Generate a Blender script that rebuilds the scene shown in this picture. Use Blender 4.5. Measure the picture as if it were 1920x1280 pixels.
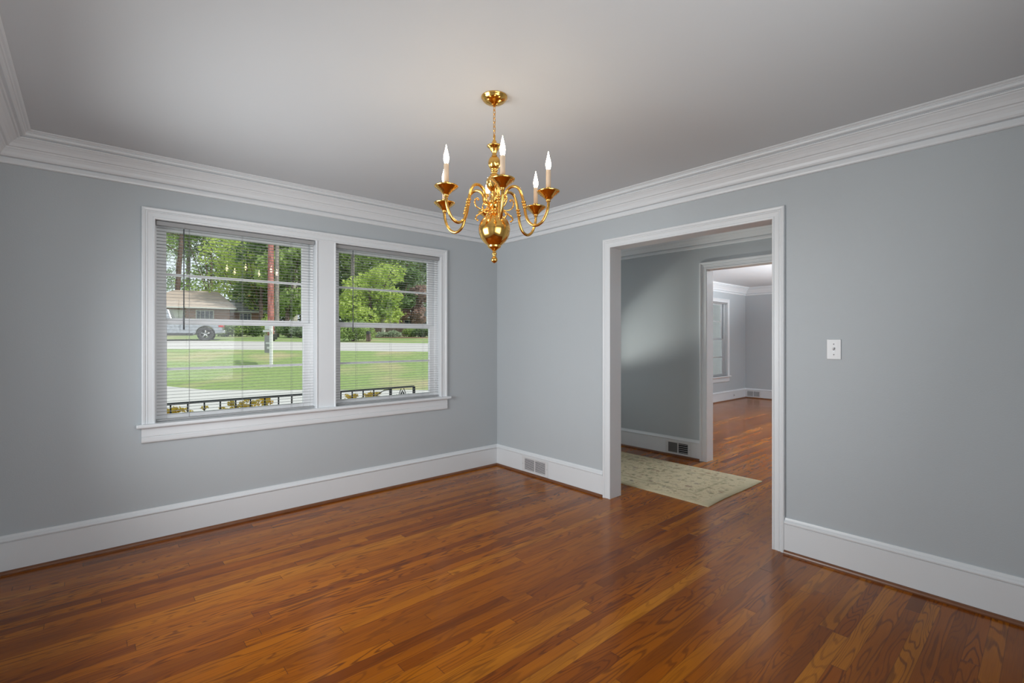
import bpy, math, random
import numpy as np
from mathutils import Vector, Matrix
random.seed(7)
for o in list(bpy.data.objects): bpy.data.objects.remove(o)
scene = bpy.context.scene
C = scene.collection
R = math.radians
PI = math.pi

# ------------------------------------------------------------------ camera
CX, CY, CZ = -3.201, -3.866, 1.30
FOC = 903.0                       # focal length in pixels of the 1920 px frame
YAW = math.atan2(0.7501, 0.6613)  # looking direction in plan
FV = Vector((math.cos(YAW), math.sin(YAW), 0)); RV = Vector((math.sin(YAW), -math.cos(YAW), 0))
cd = bpy.data.cameras.new('camera'); cam = bpy.data.objects.new('camera', cd); C.objects.link(cam)
cam.location = (CX, CY, CZ); cam.rotation_euler = (R(90), 0, YAW - PI/2)
cd.sensor_width = 36; cd.lens = 36 * FOC / 1920; cd.shift_y = -4 / 1920
cd.clip_start = 0.02; cd.clip_end = 400
scene.camera = cam

# ------------------------------------------------------------------ sky, sun, exposure
scene.view_settings.view_transform = 'Standard'; scene.view_settings.look = 'None'
scene.view_settings.gamma = 1; scene.view_settings.exposure = 0.0; scene.view_settings.use_curve_mapping = False
scene.cycles.max_bounces = 12; scene.cycles.diffuse_bounces = 6; scene.cycles.transparent_max_bounces = 24
scene.cycles.sample_clamp_indirect = 4
w = bpy.data.worlds.new('sky'); scene.world = w; w.use_nodes = True
bg = w.node_tree.nodes['Background']; bg.inputs[0].default_value = (0.86, 0.93, 1.0, 1); bg.inputs[1].default_value = 1.15

def lamp(name, kind, loc, energy, color=(1, 1, 1), size=None, direction=None, angle=None, spread=None):
    d = bpy.data.lights.new(name, kind); d.energy = energy; d.color = color
    if kind == 'AREA':
        d.shape = 'RECTANGLE'; d.size, d.size_y = size
        if spread: d.spread = spread
    if kind == 'SUN': d.angle = angle
    o = bpy.data.objects.new(name, d); C.objects.link(o); o.location = loc
    if direction: o.rotation_euler = Vector(direction).to_track_quat('-Z', 'Y').to_euler()
    return o
lamp('sun', 'SUN', (10, -8, 20), 3.6, (1, .96, .88), direction=(-.42, .58, -.70), angle=R(3))
# added fill lamps at unseen openings: side and back walls, hall, far room
lamp('fill_side', 'AREA', (-3.80, -1.40, 1.30), 38, (.96, .985, 1), (1.5, 1.1), (1, .02, -.15), spread=R(130))
lamp('fill_back', 'AREA', (-2.35, -4.42, 1.30), 28, (.97, .985, 1), (1.7, 1.2), (-.35, 1, 0.28))
lamp('fill_hall', 'AREA', (0.92, .86, 1.45), 15, (.95, .97, 1), (.8, 1.6), (0, -1, 0))
lamp('fill_living', 'AREA', (4.6, -4.46, 1.00), 400, (.92, .96, 1), (2.3, .9), (.15, 1, 1.3), spread=R(98))
lamp('added_porch_bounce', 'SPOT', (.75, 1.75, .25), 460, (1, .97, .92), direction=(.84, -2.95, 1.34)).data.spot_size = R(27); bpy.data.lights['added_porch_bounce'].shadow_soft_size = .09; bpy.data.lights['added_porch_bounce'].spot_blend = .9  # added spot standing in for sun bounced up off the porch floor

# ------------------------------------------------------------------ node helper and materials
class NG:
    def __init__(s, name):
        s.m = bpy.data.materials.new(name); s.m.use_nodes = True; s.nt = s.m.node_tree
        s.out = s.nt.nodes['Material Output']; s.b = s.nt.nodes['Principled BSDF']
    def n(s, typ, ins=None, out=0, **props):
        nd = s.nt.nodes.new('ShaderNode' + typ)
        for k, v in props.items(): setattr(nd, k, v)
        for k, v in (ins or {}).items():
            sk = nd.inputs[k]
            if isinstance(v, bpy.types.NodeSocket): s.nt.links.new(v, sk)
            else: sk.default_value = v
        return nd.outputs[out]
    def node(s, typ, ins=None, **props):
        return s.n(typ, ins, **props).node
    def math(s, op, a, b=0.0, c=0.0, clamp=False):
        return s.n('Math', {0: a, 1: b, 2: c}, operation=op, use_clamp=clamp)
    def mix(s, f, a, b, blend='MIX'):
        nd = s.nt.nodes.new('ShaderNodeMix'); nd.data_type = 'RGBA'; nd.blend_type = blend
        for i, v in ((0, f), (6, a), (7, b)):
            if isinstance(v, bpy.types.NodeSocket): s.nt.links.new(v, nd.inputs[i])
            else: nd.inputs[i].default_value = v if i == 0 or len(v) == 4 else (*v, 1)
        return nd.outputs[2]
    def ramp(s, f, stops, interp='LINEAR'):
        nd = s.nt.nodes.new('ShaderNodeValToRGB'); cr = nd.color_ramp; cr.interpolation = interp
        while len(cr.elements) < len(stops): cr.elements.new(.5)
        for e, (p, c) in zip(cr.elements, stops): e.position = p; e.color = (*c, 1)
        s.nt.links.new(f, nd.inputs[0]); return nd.outputs[0]
    def set(s, **kw):
        for k, v in kw.items():
            sk = s.b.inputs[k.replace('_', ' ')]
            if isinstance(v, bpy.types.NodeSocket): s.nt.links.new(v, sk)
            else: sk.default_value = (*v, 1) if isinstance(v, tuple) and len(v) == 3 and sk.type == 'RGBA' else v
    def bump(s, h, strength=.1, dist=.01):
        b = s.n('Bump', {'Height': h, 'Strength': strength, 'Distance': dist}); s.nt.links.new(b, s.b.inputs['Normal'])
    def xyz(s):
        p = s.n('NewGeometry', out=0); sp = s.node('SeparateXYZ', {0: p}); return p, sp.outputs[0], sp.outputs[1], sp.outputs[2]
    def objxyz(s):
        p = s.n('TexCoord', out=3); sp = s.node('SeparateXYZ', {0: p}); return p, sp.outputs[0], sp.outputs[1], sp.outputs[2]

def simple(name, col, rough=.5, metal=0.0, var=0.0, vscale=8.0, spec=None, bump=0.0, bscale=60.0):
    g = NG(name); p = g.xyz()[0]
    if var:
        nz = g.n('TexNoise', {'Vector': p, 'Scale': vscale, 'Detail': 3.0})
        g.set(Base_Color=g.mix(nz, tuple(c * (1 - var) for c in col), tuple(min(1, c * (1 + var)) for c in col)))
    else: g.set(Base_Color=col)
    g.set(Roughness=rough, Metallic=metal)
    if spec is not None: g.b.inputs['Specular IOR Level'].default_value = spec
    if bump: g.bump(g.n('TexNoise', {'Vector': p, 'Scale': bscale, 'Detail': 2.0}), bump, .004)
    return g.m

M = {}
M['wall'] = simple('blue_grey_paint', (.455, .492, .515), .50, var=.015, vscale=2.5, spec=.35, bump=.10, bscale=140)
M['trim'] = simple('white_trim_paint', (.70, .728, .75), .32, var=.01, spec=.45)
M['ceiling'] = simple('ceiling_paint', (.60, .625, .645), .6, var=.012, vscale=1.6, spec=.2, bump=.25, bscale=5)
M['vinyl'] = simple('white_vinyl', (.92, .93, .94), .35)
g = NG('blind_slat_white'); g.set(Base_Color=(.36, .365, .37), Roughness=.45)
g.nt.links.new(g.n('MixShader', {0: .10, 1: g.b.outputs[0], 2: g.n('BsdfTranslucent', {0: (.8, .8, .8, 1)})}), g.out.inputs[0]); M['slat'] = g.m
M['wand'] = simple('grey_clear_plastic', (.10, .11, .12), .25)
M['plate'] = simple('white_plate', (.66, .67, .68), .3)
M['screw'] = simple('dull_screw', (.35, .36, .37), .4, metal=.6)
M['dark'] = simple('duct_dark', (.012, .012, .013), .8)
M['damper'] = simple('grey_damper_metal', (.20, .205, .21), .45, metal=.3)
M['candle'] = simple('ivory_candle_sleeve', (.60, .46, .33), .5)
M['siding'] = simple('exterior_siding', (.80, .80, .80), .7)
M['white_ext'] = simple('white_exterior_paint', (.62, .62, .60), .6)
M['iron'] = simple('black_iron', (.025, .028, .03), .5)
M['concrete'] = simple('pale_concrete', (.50, .49, .475), .85, var=.08, vscale=1.2)
M['asphalt'] = simple('pale_asphalt', (.47, .45, .44), .9, var=.06, vscale=1.5)
M['tyre'] = simple('tyre_rubber', (.03, .03, .032), .75)
M['alloy'] = simple('alloy_wheel', (.45, .46, .47), .3, metal=.8)
M['red'] = simple('red_tail_lens', (.45, .02, .02), .2)
M['blackp'] = simple('black_plastic', (.03, .03, .03), .5)
M['signw'] = simple('white_sign_paint', (.72, .72, .72), .5)
M['signg'] = simple('grey_sign_panel', (.27, .26, .27), .5, var=.25, vscale=5)

g = NG('brass'); p = g.xyz()[0]
g.set(Base_Color=(.86, .50, .13), Metallic=1.0, Roughness=.16); M['brass'] = g.m

g = NG('bulb_glow'); e = g.n('Emission', {0: (1, .80, .56, 1), 1: 46.0}); g.nt.links.new(e, g.out.inputs[0]); M['bulb'] = g.m

g = NG('window_glass')
fr = g.n('Fresnel', {'IOR': 1.5}); tr = g.n('BsdfTransparent', {0: (.94, .96, .95, 1)}); gl = g.n('BsdfGlossy', {'Roughness': .02})
g.nt.links.new(g.n('MixShader', {0: g.math('MULTIPLY', fr, .45), 1: tr, 2: gl}), g.out.inputs[0]); M['glass'] = g.m

M['house_glass'] = simple('dark_house_glass', (.03, .045, .055), .12)
g = NG('silver_paint_reflections'); p = g.objxyz()[0]
dn = g.n('TexNoise', {'Vector': p, 'Scale': 7.0, 'Detail': 3.0})  # noise for the dark dappled reflections put into the paint colour
g.set(Base_Color=g.mix(g.n('MapRange', {'Value': dn, 'From Min': .42, 'From Max': .58, 'To Min': 0.0, 'To Max': .6}), (.42, .44, .48), (.27, .28, .30)), Metallic=.6, Roughness=.3)
M['car'] = g.m

# oak strip floor: boards run along x, 57 mm wide
g = NG('oak_strip_floor'); p, x, y, z = g.xyz()
W_ = .0572
yy = g.math('DIVIDE', y, W_); row = g.math('FLOOR', yy); fy = g.math('FRACT', yy)
wn = g.node('TexWhiteNoise', {'W': row}, noise_dimensions='1D'); r1 = wn.outputs[0]
wn2 = g.n('TexWhiteNoise', {'W': g.math('ADD', row, 77.3)}, noise_dimensions='1D')
ln = g.math('MULTIPLY_ADD', wn2, 1.3, .80)
xx = g.math('DIVIDE', g.math('ADD', x, g.math('MULTIPLY_ADD', r1, 9.0, 40.0)), ln)
col = g.math('FLOOR', xx); fx = g.math('FRACT', xx)
idv = g.n('CombineXYZ', {0: row, 1: col, 2: 0.0})
wid = g.node('TexWhiteNoise', {'Vector': idv}, noise_dimensions='3D'); v1 = wid.outputs[0]
cs = g.node('SeparateColor', {0: wid.outputs[1]}); ca, cb, cc = cs.outputs
base = g.ramp(v1, [(0, (.11, .022, .001)), (.07, (.19, .044, .001)), (.30, (.29, .076, .001)), (.62, (.36, .105, .002)), (.88, (.41, .130, .003)), (1, (.48, .172, .008))])
base = g.mix(g.math('MULTIPLY', cb, .30), base, (.30, .066, .001))
gv = g.n('CombineXYZ', {0: g.math('MULTIPLY_ADD', ca, 40.0, g.math('MULTIPLY', x, 1.5)),
                        1: g.math('MULTIPLY_ADD', cb, 40.0, g.math('MULTIPLY', y, 13.0)), 2: g.math('MULTIPLY', cc, 20.0)})
n1 = g.n('TexNoise', {'Vector': gv, 'Scale': 1.0, 'Detail': 1.6, 'Roughness': .45})
band = g.math('SINE', g.math('MULTIPLY', n1, g.math('MULTIPLY_ADD', cc, 70.0, 45.0)))
band = g.n('MapRange', {'Value': band, 'From Min': .35, 'From Max': .95, 'To Min': 0.0, 'To Max': 1.0})
sv = g.n('CombineXYZ', {0: g.math('MULTIPLY_ADD', ca, 30.0, g.math('MULTIPLY', x, 7.0)), 1: g.math('MULTIPLY', y, 330.0), 2: 0.0})
streak = g.n('TexNoise', {'Vector': sv, 'Scale': 1.0, 'Detail': 2.0})
band = g.math('MULTIPLY', band, g.math('MULTIPLY_ADD', streak, 1.0, .25))
bs = g.math('MULTIPLY', band, g.math('MULTIPLY_ADD', cb, .75, .28), clamp=True)
colr = g.mix(bs, base, (.075, .016, .002))
st = g.n('MapRange', {'Value': streak, 'From Min': .35, 'From Max': .75, 'To Min': 0.0, 'To Max': .30})
colr = g.mix(st, colr, (.12, .028, .003))
big = g.n('TexNoise', {'Vector': g.n('CombineXYZ', {0: g.math('MULTIPLY', x, 1.3), 1: g.math('MULTIPLY', y, 9.0), 2: v1}), 'Scale': 1.0, 'Detail': 2.0})
colr = g.mix(g.n('MapRange', {'Value': big, 'From Min': .45, 'From Max': .75, 'To Min': 0.0, 'To Max': .6}), colr, (.17, .044, .003))
ey = g.math('MINIMUM', fy, g.math('SUBTRACT', 1.0, fy)); ex = g.math('MULTIPLY', g.math('MINIMUM', fx, g.math('SUBTRACT', 1.0, fx)), ln)
sy = g.n('MapRange', {'Value': ey, 'From Min': .008, 'From Max': .030, 'To Min': .45, 'To Max': 0.0})
sx = g.n('MapRange', {'Value': ex, 'From Min': .0006, 'From Max': .0018, 'To Min': .75, 'To Max': 0.0})
seam = g.math('MAXIMUM', sy, sx)
colr = g.mix(seam, colr, (.05, .013, .004))
rg = g.n('TexNoise', {'Vector': p, 'Scale': 2.5, 'Detail': 2.0})
g.set(Base_Color=colr, Roughness=g.math('MULTIPLY_ADD', rg, .10, .15))
g.b.inputs['IOR'].default_value = 1.37; g.b.inputs['Specular Tint'].default_value = (1, .72, .40, 1)
hb = g.math('ADD', g.math('MULTIPLY', streak, .25), g.math('MULTIPLY', seam, -1.2)); hb = g.math('ADD', hb, g.math('MULTIPLY', rg, .5))
g.bump(hb, .12, .002)
M['floor'] = g.m
g = NG('oak_shoe'); p, x, y, z = g.xyz()
nz = g.n('TexNoise', {'Vector': p, 'Scale': 18.0, 'Detail': 2.0})
g.set(Base_Color=g.mix(nz, (.12, .042, .016), (.21, .082, .032)), Roughness=.3); M['shoe'] = g.m

# rug
g = NG('rug_pile'); p, x, y, z = g.xyz()
nz = g.n('TexNoise', {'Vector': p, 'Scale': 5.0, 'Detail': 3.0})
pd = g.n('VectorMath', {0: p, 1: g.n('VectorMath', {0: g.n('TexNoise', {'Vector': p, 'Scale': 14.0, 'Detail': 2.0}, out=1), 3: .09}, operation='SCALE')}, operation='ADD')
vo = g.node('TexVoronoi', {'Vector': pd, 'Scale': 17.0}); vo2 = g.node('TexVoronoi', {'Vector': pd, 'Scale': 42.0})
basec = g.mix(nz, (.56, .47, .31), (.64, .56, .38))
vc = g.node('SeparateColor', {0: vo.outputs[1]}); vc2 = g.node('SeparateColor', {0: vo2.outputs[1]})
leafc = g.ramp(vc.outputs[0], [(0, (.15, .15, .08)), (.45, (.22, .21, .13)), (.55, (.26, .13, .08)), (.75, (.20, .17, .17)), (1, (.10, .11, .06))])
m1 = g.n('MapRange', {'Value': vo.outputs[0], 'From Min': .18, 'From Max': .55, 'To Min': .85, 'To Max': 0.0})
m1 = g.math('MULTIPLY', m1, g.math('MULTIPLY_ADD', vc.outputs[1], .6, .35))
c1 = g.mix(m1, basec, leafc)
m2 = g.n('MapRange', {'Value': vo2.outputs[0], 'From Min': .15, 'From Max': .45, 'To Min': .6, 'To Max': 0.0})
m2 = g.math('MULTIPLY', m2, g.math('GREATER_THAN', vc2.outputs[1], .45))
c2 = g.mix(m2, c1, g.ramp(vc2.outputs[0], [(0, (.14, .11, .06)), (.5, (.25, .12, .07)), (1, (.30, .29, .2))]))
inx = g.math('MINIMUM', g.math('SUBTRACT', x, .42), g.math('SUBTRACT', 1.41, x)); iny = g.math('ADD', y, 2.045)
ed = g.math('MINIMUM', inx, iny)
edm = g.n('MapRange', {'Value': ed, 'From Min': .03, 'From Max': .055, 'To Min': .85, 'To Max': 0.0})
c3 = g.mix(edm, c2, (.55, .48, .32))
bd = g.math('COMPARE', ed, .20, .012); c3 = g.mix(g.math('MULTIPLY', bd, .4), c3, (.26, .24, .14))
g.set(Base_Color=c3, Roughness=.95); g.b.inputs['Specular IOR Level'].default_value = .1
g.bump(g.n('TexNoise', {'Vector': p, 'Scale': 240.0}), .5, .004); M['rug'] = g.m

# outdoors
g = NG('brick_wall'); p, x, y, z = g.objxyz()
bk = g.n('TexBrick', {'Vector': g.n('CombineXYZ', {0: g.math('ADD', x, y), 1: z, 2: 0.0}), 'Color1': (.34, .135, .085, 1), 'Color2': (.25, .10, .07, 1), 'Mortar': (.42, .36, .31, 1),
    'Scale': 1.0, 'Mortar Size': .008, 'Brick Width': .2, 'Row Height': .067})
g.set(Base_Color=bk, Roughness=.85); M['brick'] = g.m
def shingle(name, a, b):
    g = NG(name); p, x, y, z = g.objxyz()
    bk = g.n('TexBrick', {'Vector': g.n('CombineXYZ', {0: x, 1: g.math('ADD', y, z), 2: 0.0}), 'Color1': (*a, 1), 'Color2': (*b, 1), 'Mortar': tuple(c * .6 for c in a) + (1,),
        'Scale': 1.0, 'Mortar Size': .01, 'Brick Width': .3, 'Row Height': .18})
    g.set(Base_Color=bk, Roughness=.9); return g.m
M['roof_tan'] = shingle('tan_shingles', (.46, .37, .31), (.40, .32, .27))
M['roof_grey'] = shingle('grey_shingles', (.27, .27, .27), (.21, .21, .22))
g = NG('lawn_grass'); p, x, y, z = g.xyz()
n1 = g.n('TexNoise', {'Vector': p, 'Scale': .35, 'Detail': 3.0}); n2 = g.n('TexNoise', {'Vector': p, 'Scale': 9.0, 'Detail': 4.0})
cg = g.mix(n2, (.14, .22, .06), (.29, .37, .14))
cg = g.mix(g.n('MapRange', {'Value': n1, 'From Min': .52, 'From Max': .68, 'To Min': 0.0, 'To Max': .75}), cg, (.42, .34, .21))
g.set(Base_Color=cg, Roughness=.95); g.bump(n2, .6, .05); M['grass'] = g.m
def leafmat(name, a, b, c=None):
    g = NG(name); rp = g.n('NewGeometry', out=8)
    p = g.xyz()[0]; nz = g.n('TexNoise', {'Vector': p, 'Scale': .9, 'Detail': 2.0})
    f = g.math('MULTIPLY_ADD', rp, .6, g.math('MULTIPLY_ADD', nz, 1.2, -.4), clamp=True)
    col = g.ramp(f, [(0, a), (.75, b), (1, c or b)])
    g.set(Base_Color=col, Roughness=.6)
    tl = g.n('BsdfTranslucent', {0: col}); mx = g.n('MixShader', {0: .45, 1: g.b.outputs[0], 2: tl}); g.nt.links.new(mx, g.out.inputs[0])
    return g.m
M['leaf_mid'] = leafmat('mid_green_leaves', (.14, .22, .06), (.42, .55, .18), (.64, .74, .36))
M['leaf_dark'] = leafmat('dark_green_leaves', (.07, .13, .05), (.22, .33, .12), (.42, .50, .25))
M['leaf_lime'] = leafmat('lime_green_leaves', (.30, .44, .09), (.62, .72, .20), (.80, .86, .42))
M['leaf_grey'] = leafmat('grey_green_leaves', (.18, .25, .15), (.42, .50, .34), (.62, .68, .54))
M['leaf_yellow'] = leafmat('yellow_flower_petals', (.55, .48, .10), (.90, .66, .08), (.92, .42, .12))
M['leaf_pink'] = leafmat('dusty_pink_blossom', (.25, .17, .13), (.45, .30, .26), (.52, .36, .32))
def bark(name, a, b):
    g = NG(name); p, x, y, z = g.xyz()
    nz = g.n('TexNoise', {'Vector': g.n('CombineXYZ', {0: g.math('MULTIPLY', x, 7.0), 1: g.math('MULTIPLY', y, 7.0), 2: g.math('MULTIPLY', z, 1.6)}), 'Scale': 1.6, 'Detail': 4.0})
    g.set(Base_Color=g.mix(g.n('MapRange', {'Value': nz, 'From Min': .35, 'From Max': .65}), a, b), Roughness=.9); return g.m
M['bark_red'] = bark('red_pine_bark', (.24, .085, .07), (.50, .21, .19))
M['bark_grey'] = bark('grey_bark', (.20, .17, .15), (.36, .32, .30))
M['bark_pale'] = bark('pale_bark', (.36, .33, .29), (.62, .58, .52))
M['bark_dark'] = bark('dark_bark', (.09, .06, .05), (.19, .13, .11))
M['mulch'] = simple('mulch_bed', (.20, .12, .08), .95, var=.3, vscale=3)

# ------------------------------------------------------------------ mesh helpers
class MB:
    def __init__(s): s.v = []; s.f = []; s.sm = []
    def add(s, vs, fs, smooth=False):
        o = len(s.v); s.v += [tuple(v) for v in vs]; s.f += [[i + o for i in f] for f in fs]; s.sm += [smooth] * len(fs); return s
    def box(s, a, b):
        x0, y0, z0 = (min(a[i], b[i]) for i in range(3)); x1, y1, z1 = (max(a[i], b[i]) for i in range(3))
        return s.add([(x0,y0,z0),(x1,y0,z0),(x1,y1,z0),(x0,y1,z0),(x0,y0,z1),(x1,y0,z1),(x1,y1,z1),(x0,y1,z1)],
                     [(0,3,2,1),(4,5,6,7),(0,1,5,4),(1,2,6,5),(2,3,7,6),(3,0,4,7)])
    def lathe(s, prof, c=(0, 0, 0), n=24, smooth=True):
        vs = []; fs = []
        for r, z in prof:
            for k in range(n): a = 2*PI*k/n; vs.append((c[0]+r*math.cos(a), c[1]+r*math.sin(a), c[2]+z))
        for i in range(len(prof)-1):
            for k in range(n): fs.append((i*n+k, i*n+(k+1)%n, (i+1)*n+(k+1)%n, (i+1)*n+k))
        fs.append(tuple(range(n))[::-1]); fs.append(tuple((len(prof)-1)*n+k for k in range(n)))
        return s.add(vs, fs, smooth)
    def tube(s, pts, r, n=8, smooth=True, closed=False):
        pts = [Vector(q) for q in pts]; m = len(pts); rs = r if hasattr(r, '__len__') else [r]*m
        vs = []; fs = []; up = None
        for i, q in enumerate(pts):
            t = (pts[(i+1) % m] - pts[i-1]) if closed else (pts[min(i+1, m-1)] - pts[max(i-1, 0)])
            t.normalize()
            if up is None:
                up = Vector((0, 0, 1)) if abs(t.z) < .9 else Vector((1, 0, 0))
            up = (up - t*up.dot(t)).normalized(); sd = t.cross(up)
            for k in range(n): a = 2*PI*k/n; vs.append(q + (up*math.cos(a) + sd*math.sin(a))*rs[i])
        for i in range(m if closed else m-1):
            j = (i+1) % m
            for k in range(n): fs.append((i*n+k, i*n+(k+1)%n, j*n+(k+1)%n, j*n+k))
        if not closed: fs.append(tuple(range(n))[::-1]); fs.append(tuple((m-1)*n+k for k in range(n)))
        return s.add(vs, fs, smooth)
    def prism(s, poly, y0, y1):           # polygon in (x, z) pushed along y
        n = len(poly)
        return s.add([(a, y0, b) for a, b in poly] + [(a, y1, b) for a, b in poly],
                     [tuple(range(n)), tuple(range(2*n-1, n-1, -1))] + [(i, i+n, (i+1)%n+n, (i+1)%n) for i in range(n)])
    def sweep(s, prof, path, nrm, closed=False, flip=1):
        """profile (u, v): u along the in-plane side of the path, v along nrm; mitred corners"""
        nrm = Vector(nrm).normalized(); P_ = [Vector(q) for q in path]; m = len(P_); vs = []; fs = []; n = len(prof)
        def side(i, j): return nrm.cross((P_[j]-P_[i]).normalized()) * flip
        for i in range(m):
            if closed: a, b = side(i-1, i), side(i, (i+1) % m)
            else: a = side(i-1, i) if i > 0 else side(0, 1); b = side(i, i+1) if i < m-1 else side(m-2, m-1)
            d = (a+b).normalized(); d = d / max(.2, d.dot(a))
            for u, v in prof: vs.append(P_[i] + d*u + nrm*v)
        for i in range(m if closed else m-1):
            j = (i+1) % m
            for k in range(n): fs.append((i*n+k, i*n+(k+1)%n, j*n+(k+1)%n, j*n+k))
        if not closed: fs.append(tuple(range(n))); fs.append(tuple((m-1)*n+k for k in range(n))[::-1])
        return s.add(vs, fs)
    def build(s, name, mat, parent=None, kind=None, label=None, bevel=0):
        me = bpy.data.meshes.new(name); me.from_pydata(s.v, [], s.f)
        me.polygons.foreach_set('use_smooth', s.sm); me.materials.append(M[mat] if isinstance(mat, str) else mat)
        import bmesh
        bm = bmesh.new(); bm.from_mesh(me); bmesh.ops.recalc_face_normals(bm, faces=bm.faces); bm.to_mesh(me); bm.free()
        o = bpy.data.objects.new(name, me); C.objects.link(o)
        if parent: o.parent = parent
        if kind: o['kind'] = kind
        if label: o['label'] = label
        if bevel:
            b = o.modifiers.new('bevel', 'BEVEL'); b.width = bevel; b.segments = 2; b.limit_method = 'ANGLE'; b.angle_limit = R(40)
        return o
def tag(o, label=None, cat=None, group=None, kind=None):
    for k, v in (('label', label), ('category', cat), ('group', group), ('kind', kind)):
        if v: o[k] = v
    return o
def empty(name, loc, rz=0, **kw):
    o = bpy.data.objects.new(name, None); C.objects.link(o); o.location = loc; o.rotation_euler = (0, 0, rz); return tag(o, **kw)
def crom(pts, n=6):
    pts = [Vector(q) for q in pts]; out = []
    for i in range(len(pts)-1):
        a, b, c, d = pts[max(i-1, 0)], pts[i], pts[i+1], pts[min(i+2, len(pts)-1)]
        for k in range(n):
            t = k/n; out.append(.5*((2*b)+(c-a)*t+(2*a-5*b+4*c-d)*t*t+(3*b-a-3*c+d)*t**3))
    out.append(pts[-1]); return out
def copy_tree(o, parent=None):
    c = o.copy(); C.objects.link(c)
    if parent: c.parent = parent
    for ch in [q for q in bpy.data.objects if q.parent == o]: copy_tree(ch, c)
    return c

# ------------------------------------------------------------------ the setting
H = 2.445
XL, YB = -3.592, -4.20            # left and back wall faces of the dining room
HX0, HX1 = .124, 1.73            # hall
LX0, LX1, LY = 1.845, 7.854, .772   # far living room
T = .14
def wall(name, axis, pos, thick, a0, a1, holes=(), z0=0, z1=H, mat='wall'):
    """axis 'x': wall in a plane x = pos running along y from a0 to a1; holes (b0, b1, z0, z1)"""
    mb = MB(); cuts = sorted({a0, a1, *[h[0] for h in holes], *[h[1] for h in holes]})
    def bx(b0, b1, c0, c1):
        if axis == 'x': mb.box((pos, b0, c0), (pos+thick, b1, c1))
        else: mb.box((b0, pos, c0), (b1, pos+thick, c1))
    for b0, b1 in zip(cuts, cuts[1:]):
        hs = [h for h in holes if h[0] <= b0 and h[1] >= b1]
        if not hs: bx(b0, b1, z0, z1)
        else:
            if hs[0][2] > z0: bx(b0, b1, z0, hs[0][2])
            if hs[0][3] < z1: bx(b0, b1, hs[0][3], z1)
    return mb.build(name, mat, kind='structure')

W1 = (-2.872, -1.853); W2 = (-1.696, -.700); WZ = (.76, 2.076)     # dining windows
W3 = (6.02, 6.965); W3Z = (.53, 2.07)                                  # living room window
D1 = (-2.690, -1.455, 2.046)                                           # cased opening into the hall (y0, y1, height)
D2 = (-2.66, -1.405, 2.040)
wall('wall_front', 'y', 0, T, XL - T, 0, [(W1[0]-.015, W1[1]+.015, WZ[0]-.02, WZ[1]+.015), (W2[0]-.015, W2[1]+.015, WZ[0]-.02, WZ[1]+.015)])
wall('wall_right', 'x', 0, HX0, YB, LY, [(D1[0]-.02, D1[1]+.02, 0, D1[2]+.02)])
wall('wall_left', 'x', XL - T, T, YB - T, 0, [(-2.25, -.65, .75, 2.05)])  # unseen opening added to let the side fill lamp in
wall('wall_back', 'y', YB - T, T, XL, HX1, [(-3.25, -1.4, .68, 1.95)])  # opening put in for the back fill lamp
wall('wall_hall', 'x', HX1, LX0 - HX1, YB - T, LY, [(D2[0]-.02, D2[1]+.02, 0, D2[2]+.02)])
wall('wall_hall_front', 'y', LY, T, 0, LX0, [(.5, 1.34, .25, 2.2)])
wall('wall_living_front', 'y', LY, T, LX0, LX1 + T, [(W3[0]-.015, W3[1]+.015, W3Z[0]-.02, W3Z[1]+.015)])
wall('wall_living_right', 'x', LX1, T, YB - T, LY)
wall('wall_living_back', 'y', YB - T, T, LX0, LX1, [(3.4, 5.8, .75, 2.15)])
outline = [(XL-T, YB-T), (LX1+T, YB-T), (LX1+T, LY+T), (0, LY+T), (0, T), (XL-T, T)]
def slab(name, mat, z0, z1):
    mb = MB(); mb.box((XL-T, YB-T, z0), (0, T, z1)); mb.box((0, YB-T, z0), (LX1+T, LY+T, z1)); return mb.build(name, mat, kind='structure')
slab('floor', 'floor', -.12, 0)
slab('ceiling', 'ceiling', H, H + .12)

MB().box((XL-T-.5, T, H+.02), (-.0, T+.62, H+.14)).box((XL-T-.5, T+.60, H-.02), (0, T+.64, H+.20)).build('trim_9', 'white_ext', kind='structure')
MB().box((XL-T-.5, YB-T-2.2, H+.05), (LX1+T, YB-T, H+.15)).build('back_sun_screen', 'white_ext', kind='structure')  # unseen roof added to keep the sun out of the back openings
MB().box((0.0, LY+T, H+.02), (LX1+T, LY+T+.62, H+.14)).build('trim_10', 'white_ext', kind='structure')
# crown moulding: (out from wall, height below ceiling)
CROWN = [(0, -.170), (.012, -.170), (.017, -.166), (.019, -.158), (.019, -.141), (.009, -.1385), (.009, -.134), (.030, -.131), (.036, -.122),
         (.041, -.108), (.050, -.094), (.054, -.0905), (.058, -.083), (.068, -.081), (.078, -.066), (.090, -.054), (.100, -.047), (.104, -.042),
         (.112, -.042), (.116, -.036), (.108, -.031), (.118, -.029), (.128, -.030), (.136, -.026), (.139, -.019), (.136, -.013), (.142, -.012),
         (.146, -.008), (.154, -.007), (.160, -.003), (.160, 0), (0, 0)]
def crown(name, path, closed=True):
    MB().sweep(CROWN, [(a, b, H) for a, b in path], (0, 0, 1), closed=closed).build(name, 'trim', kind='structure')
crown('trim_1', [(XL, YB), (0, YB), (0, 0), (XL, 0)])
crown('trim_2', [(HX0, YB), (HX1, YB), (HX1, LY), (HX0, LY)])
crown('trim_3', [(LX0, YB), (LX1, YB), (LX1, LY), (LX0, LY)])

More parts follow.
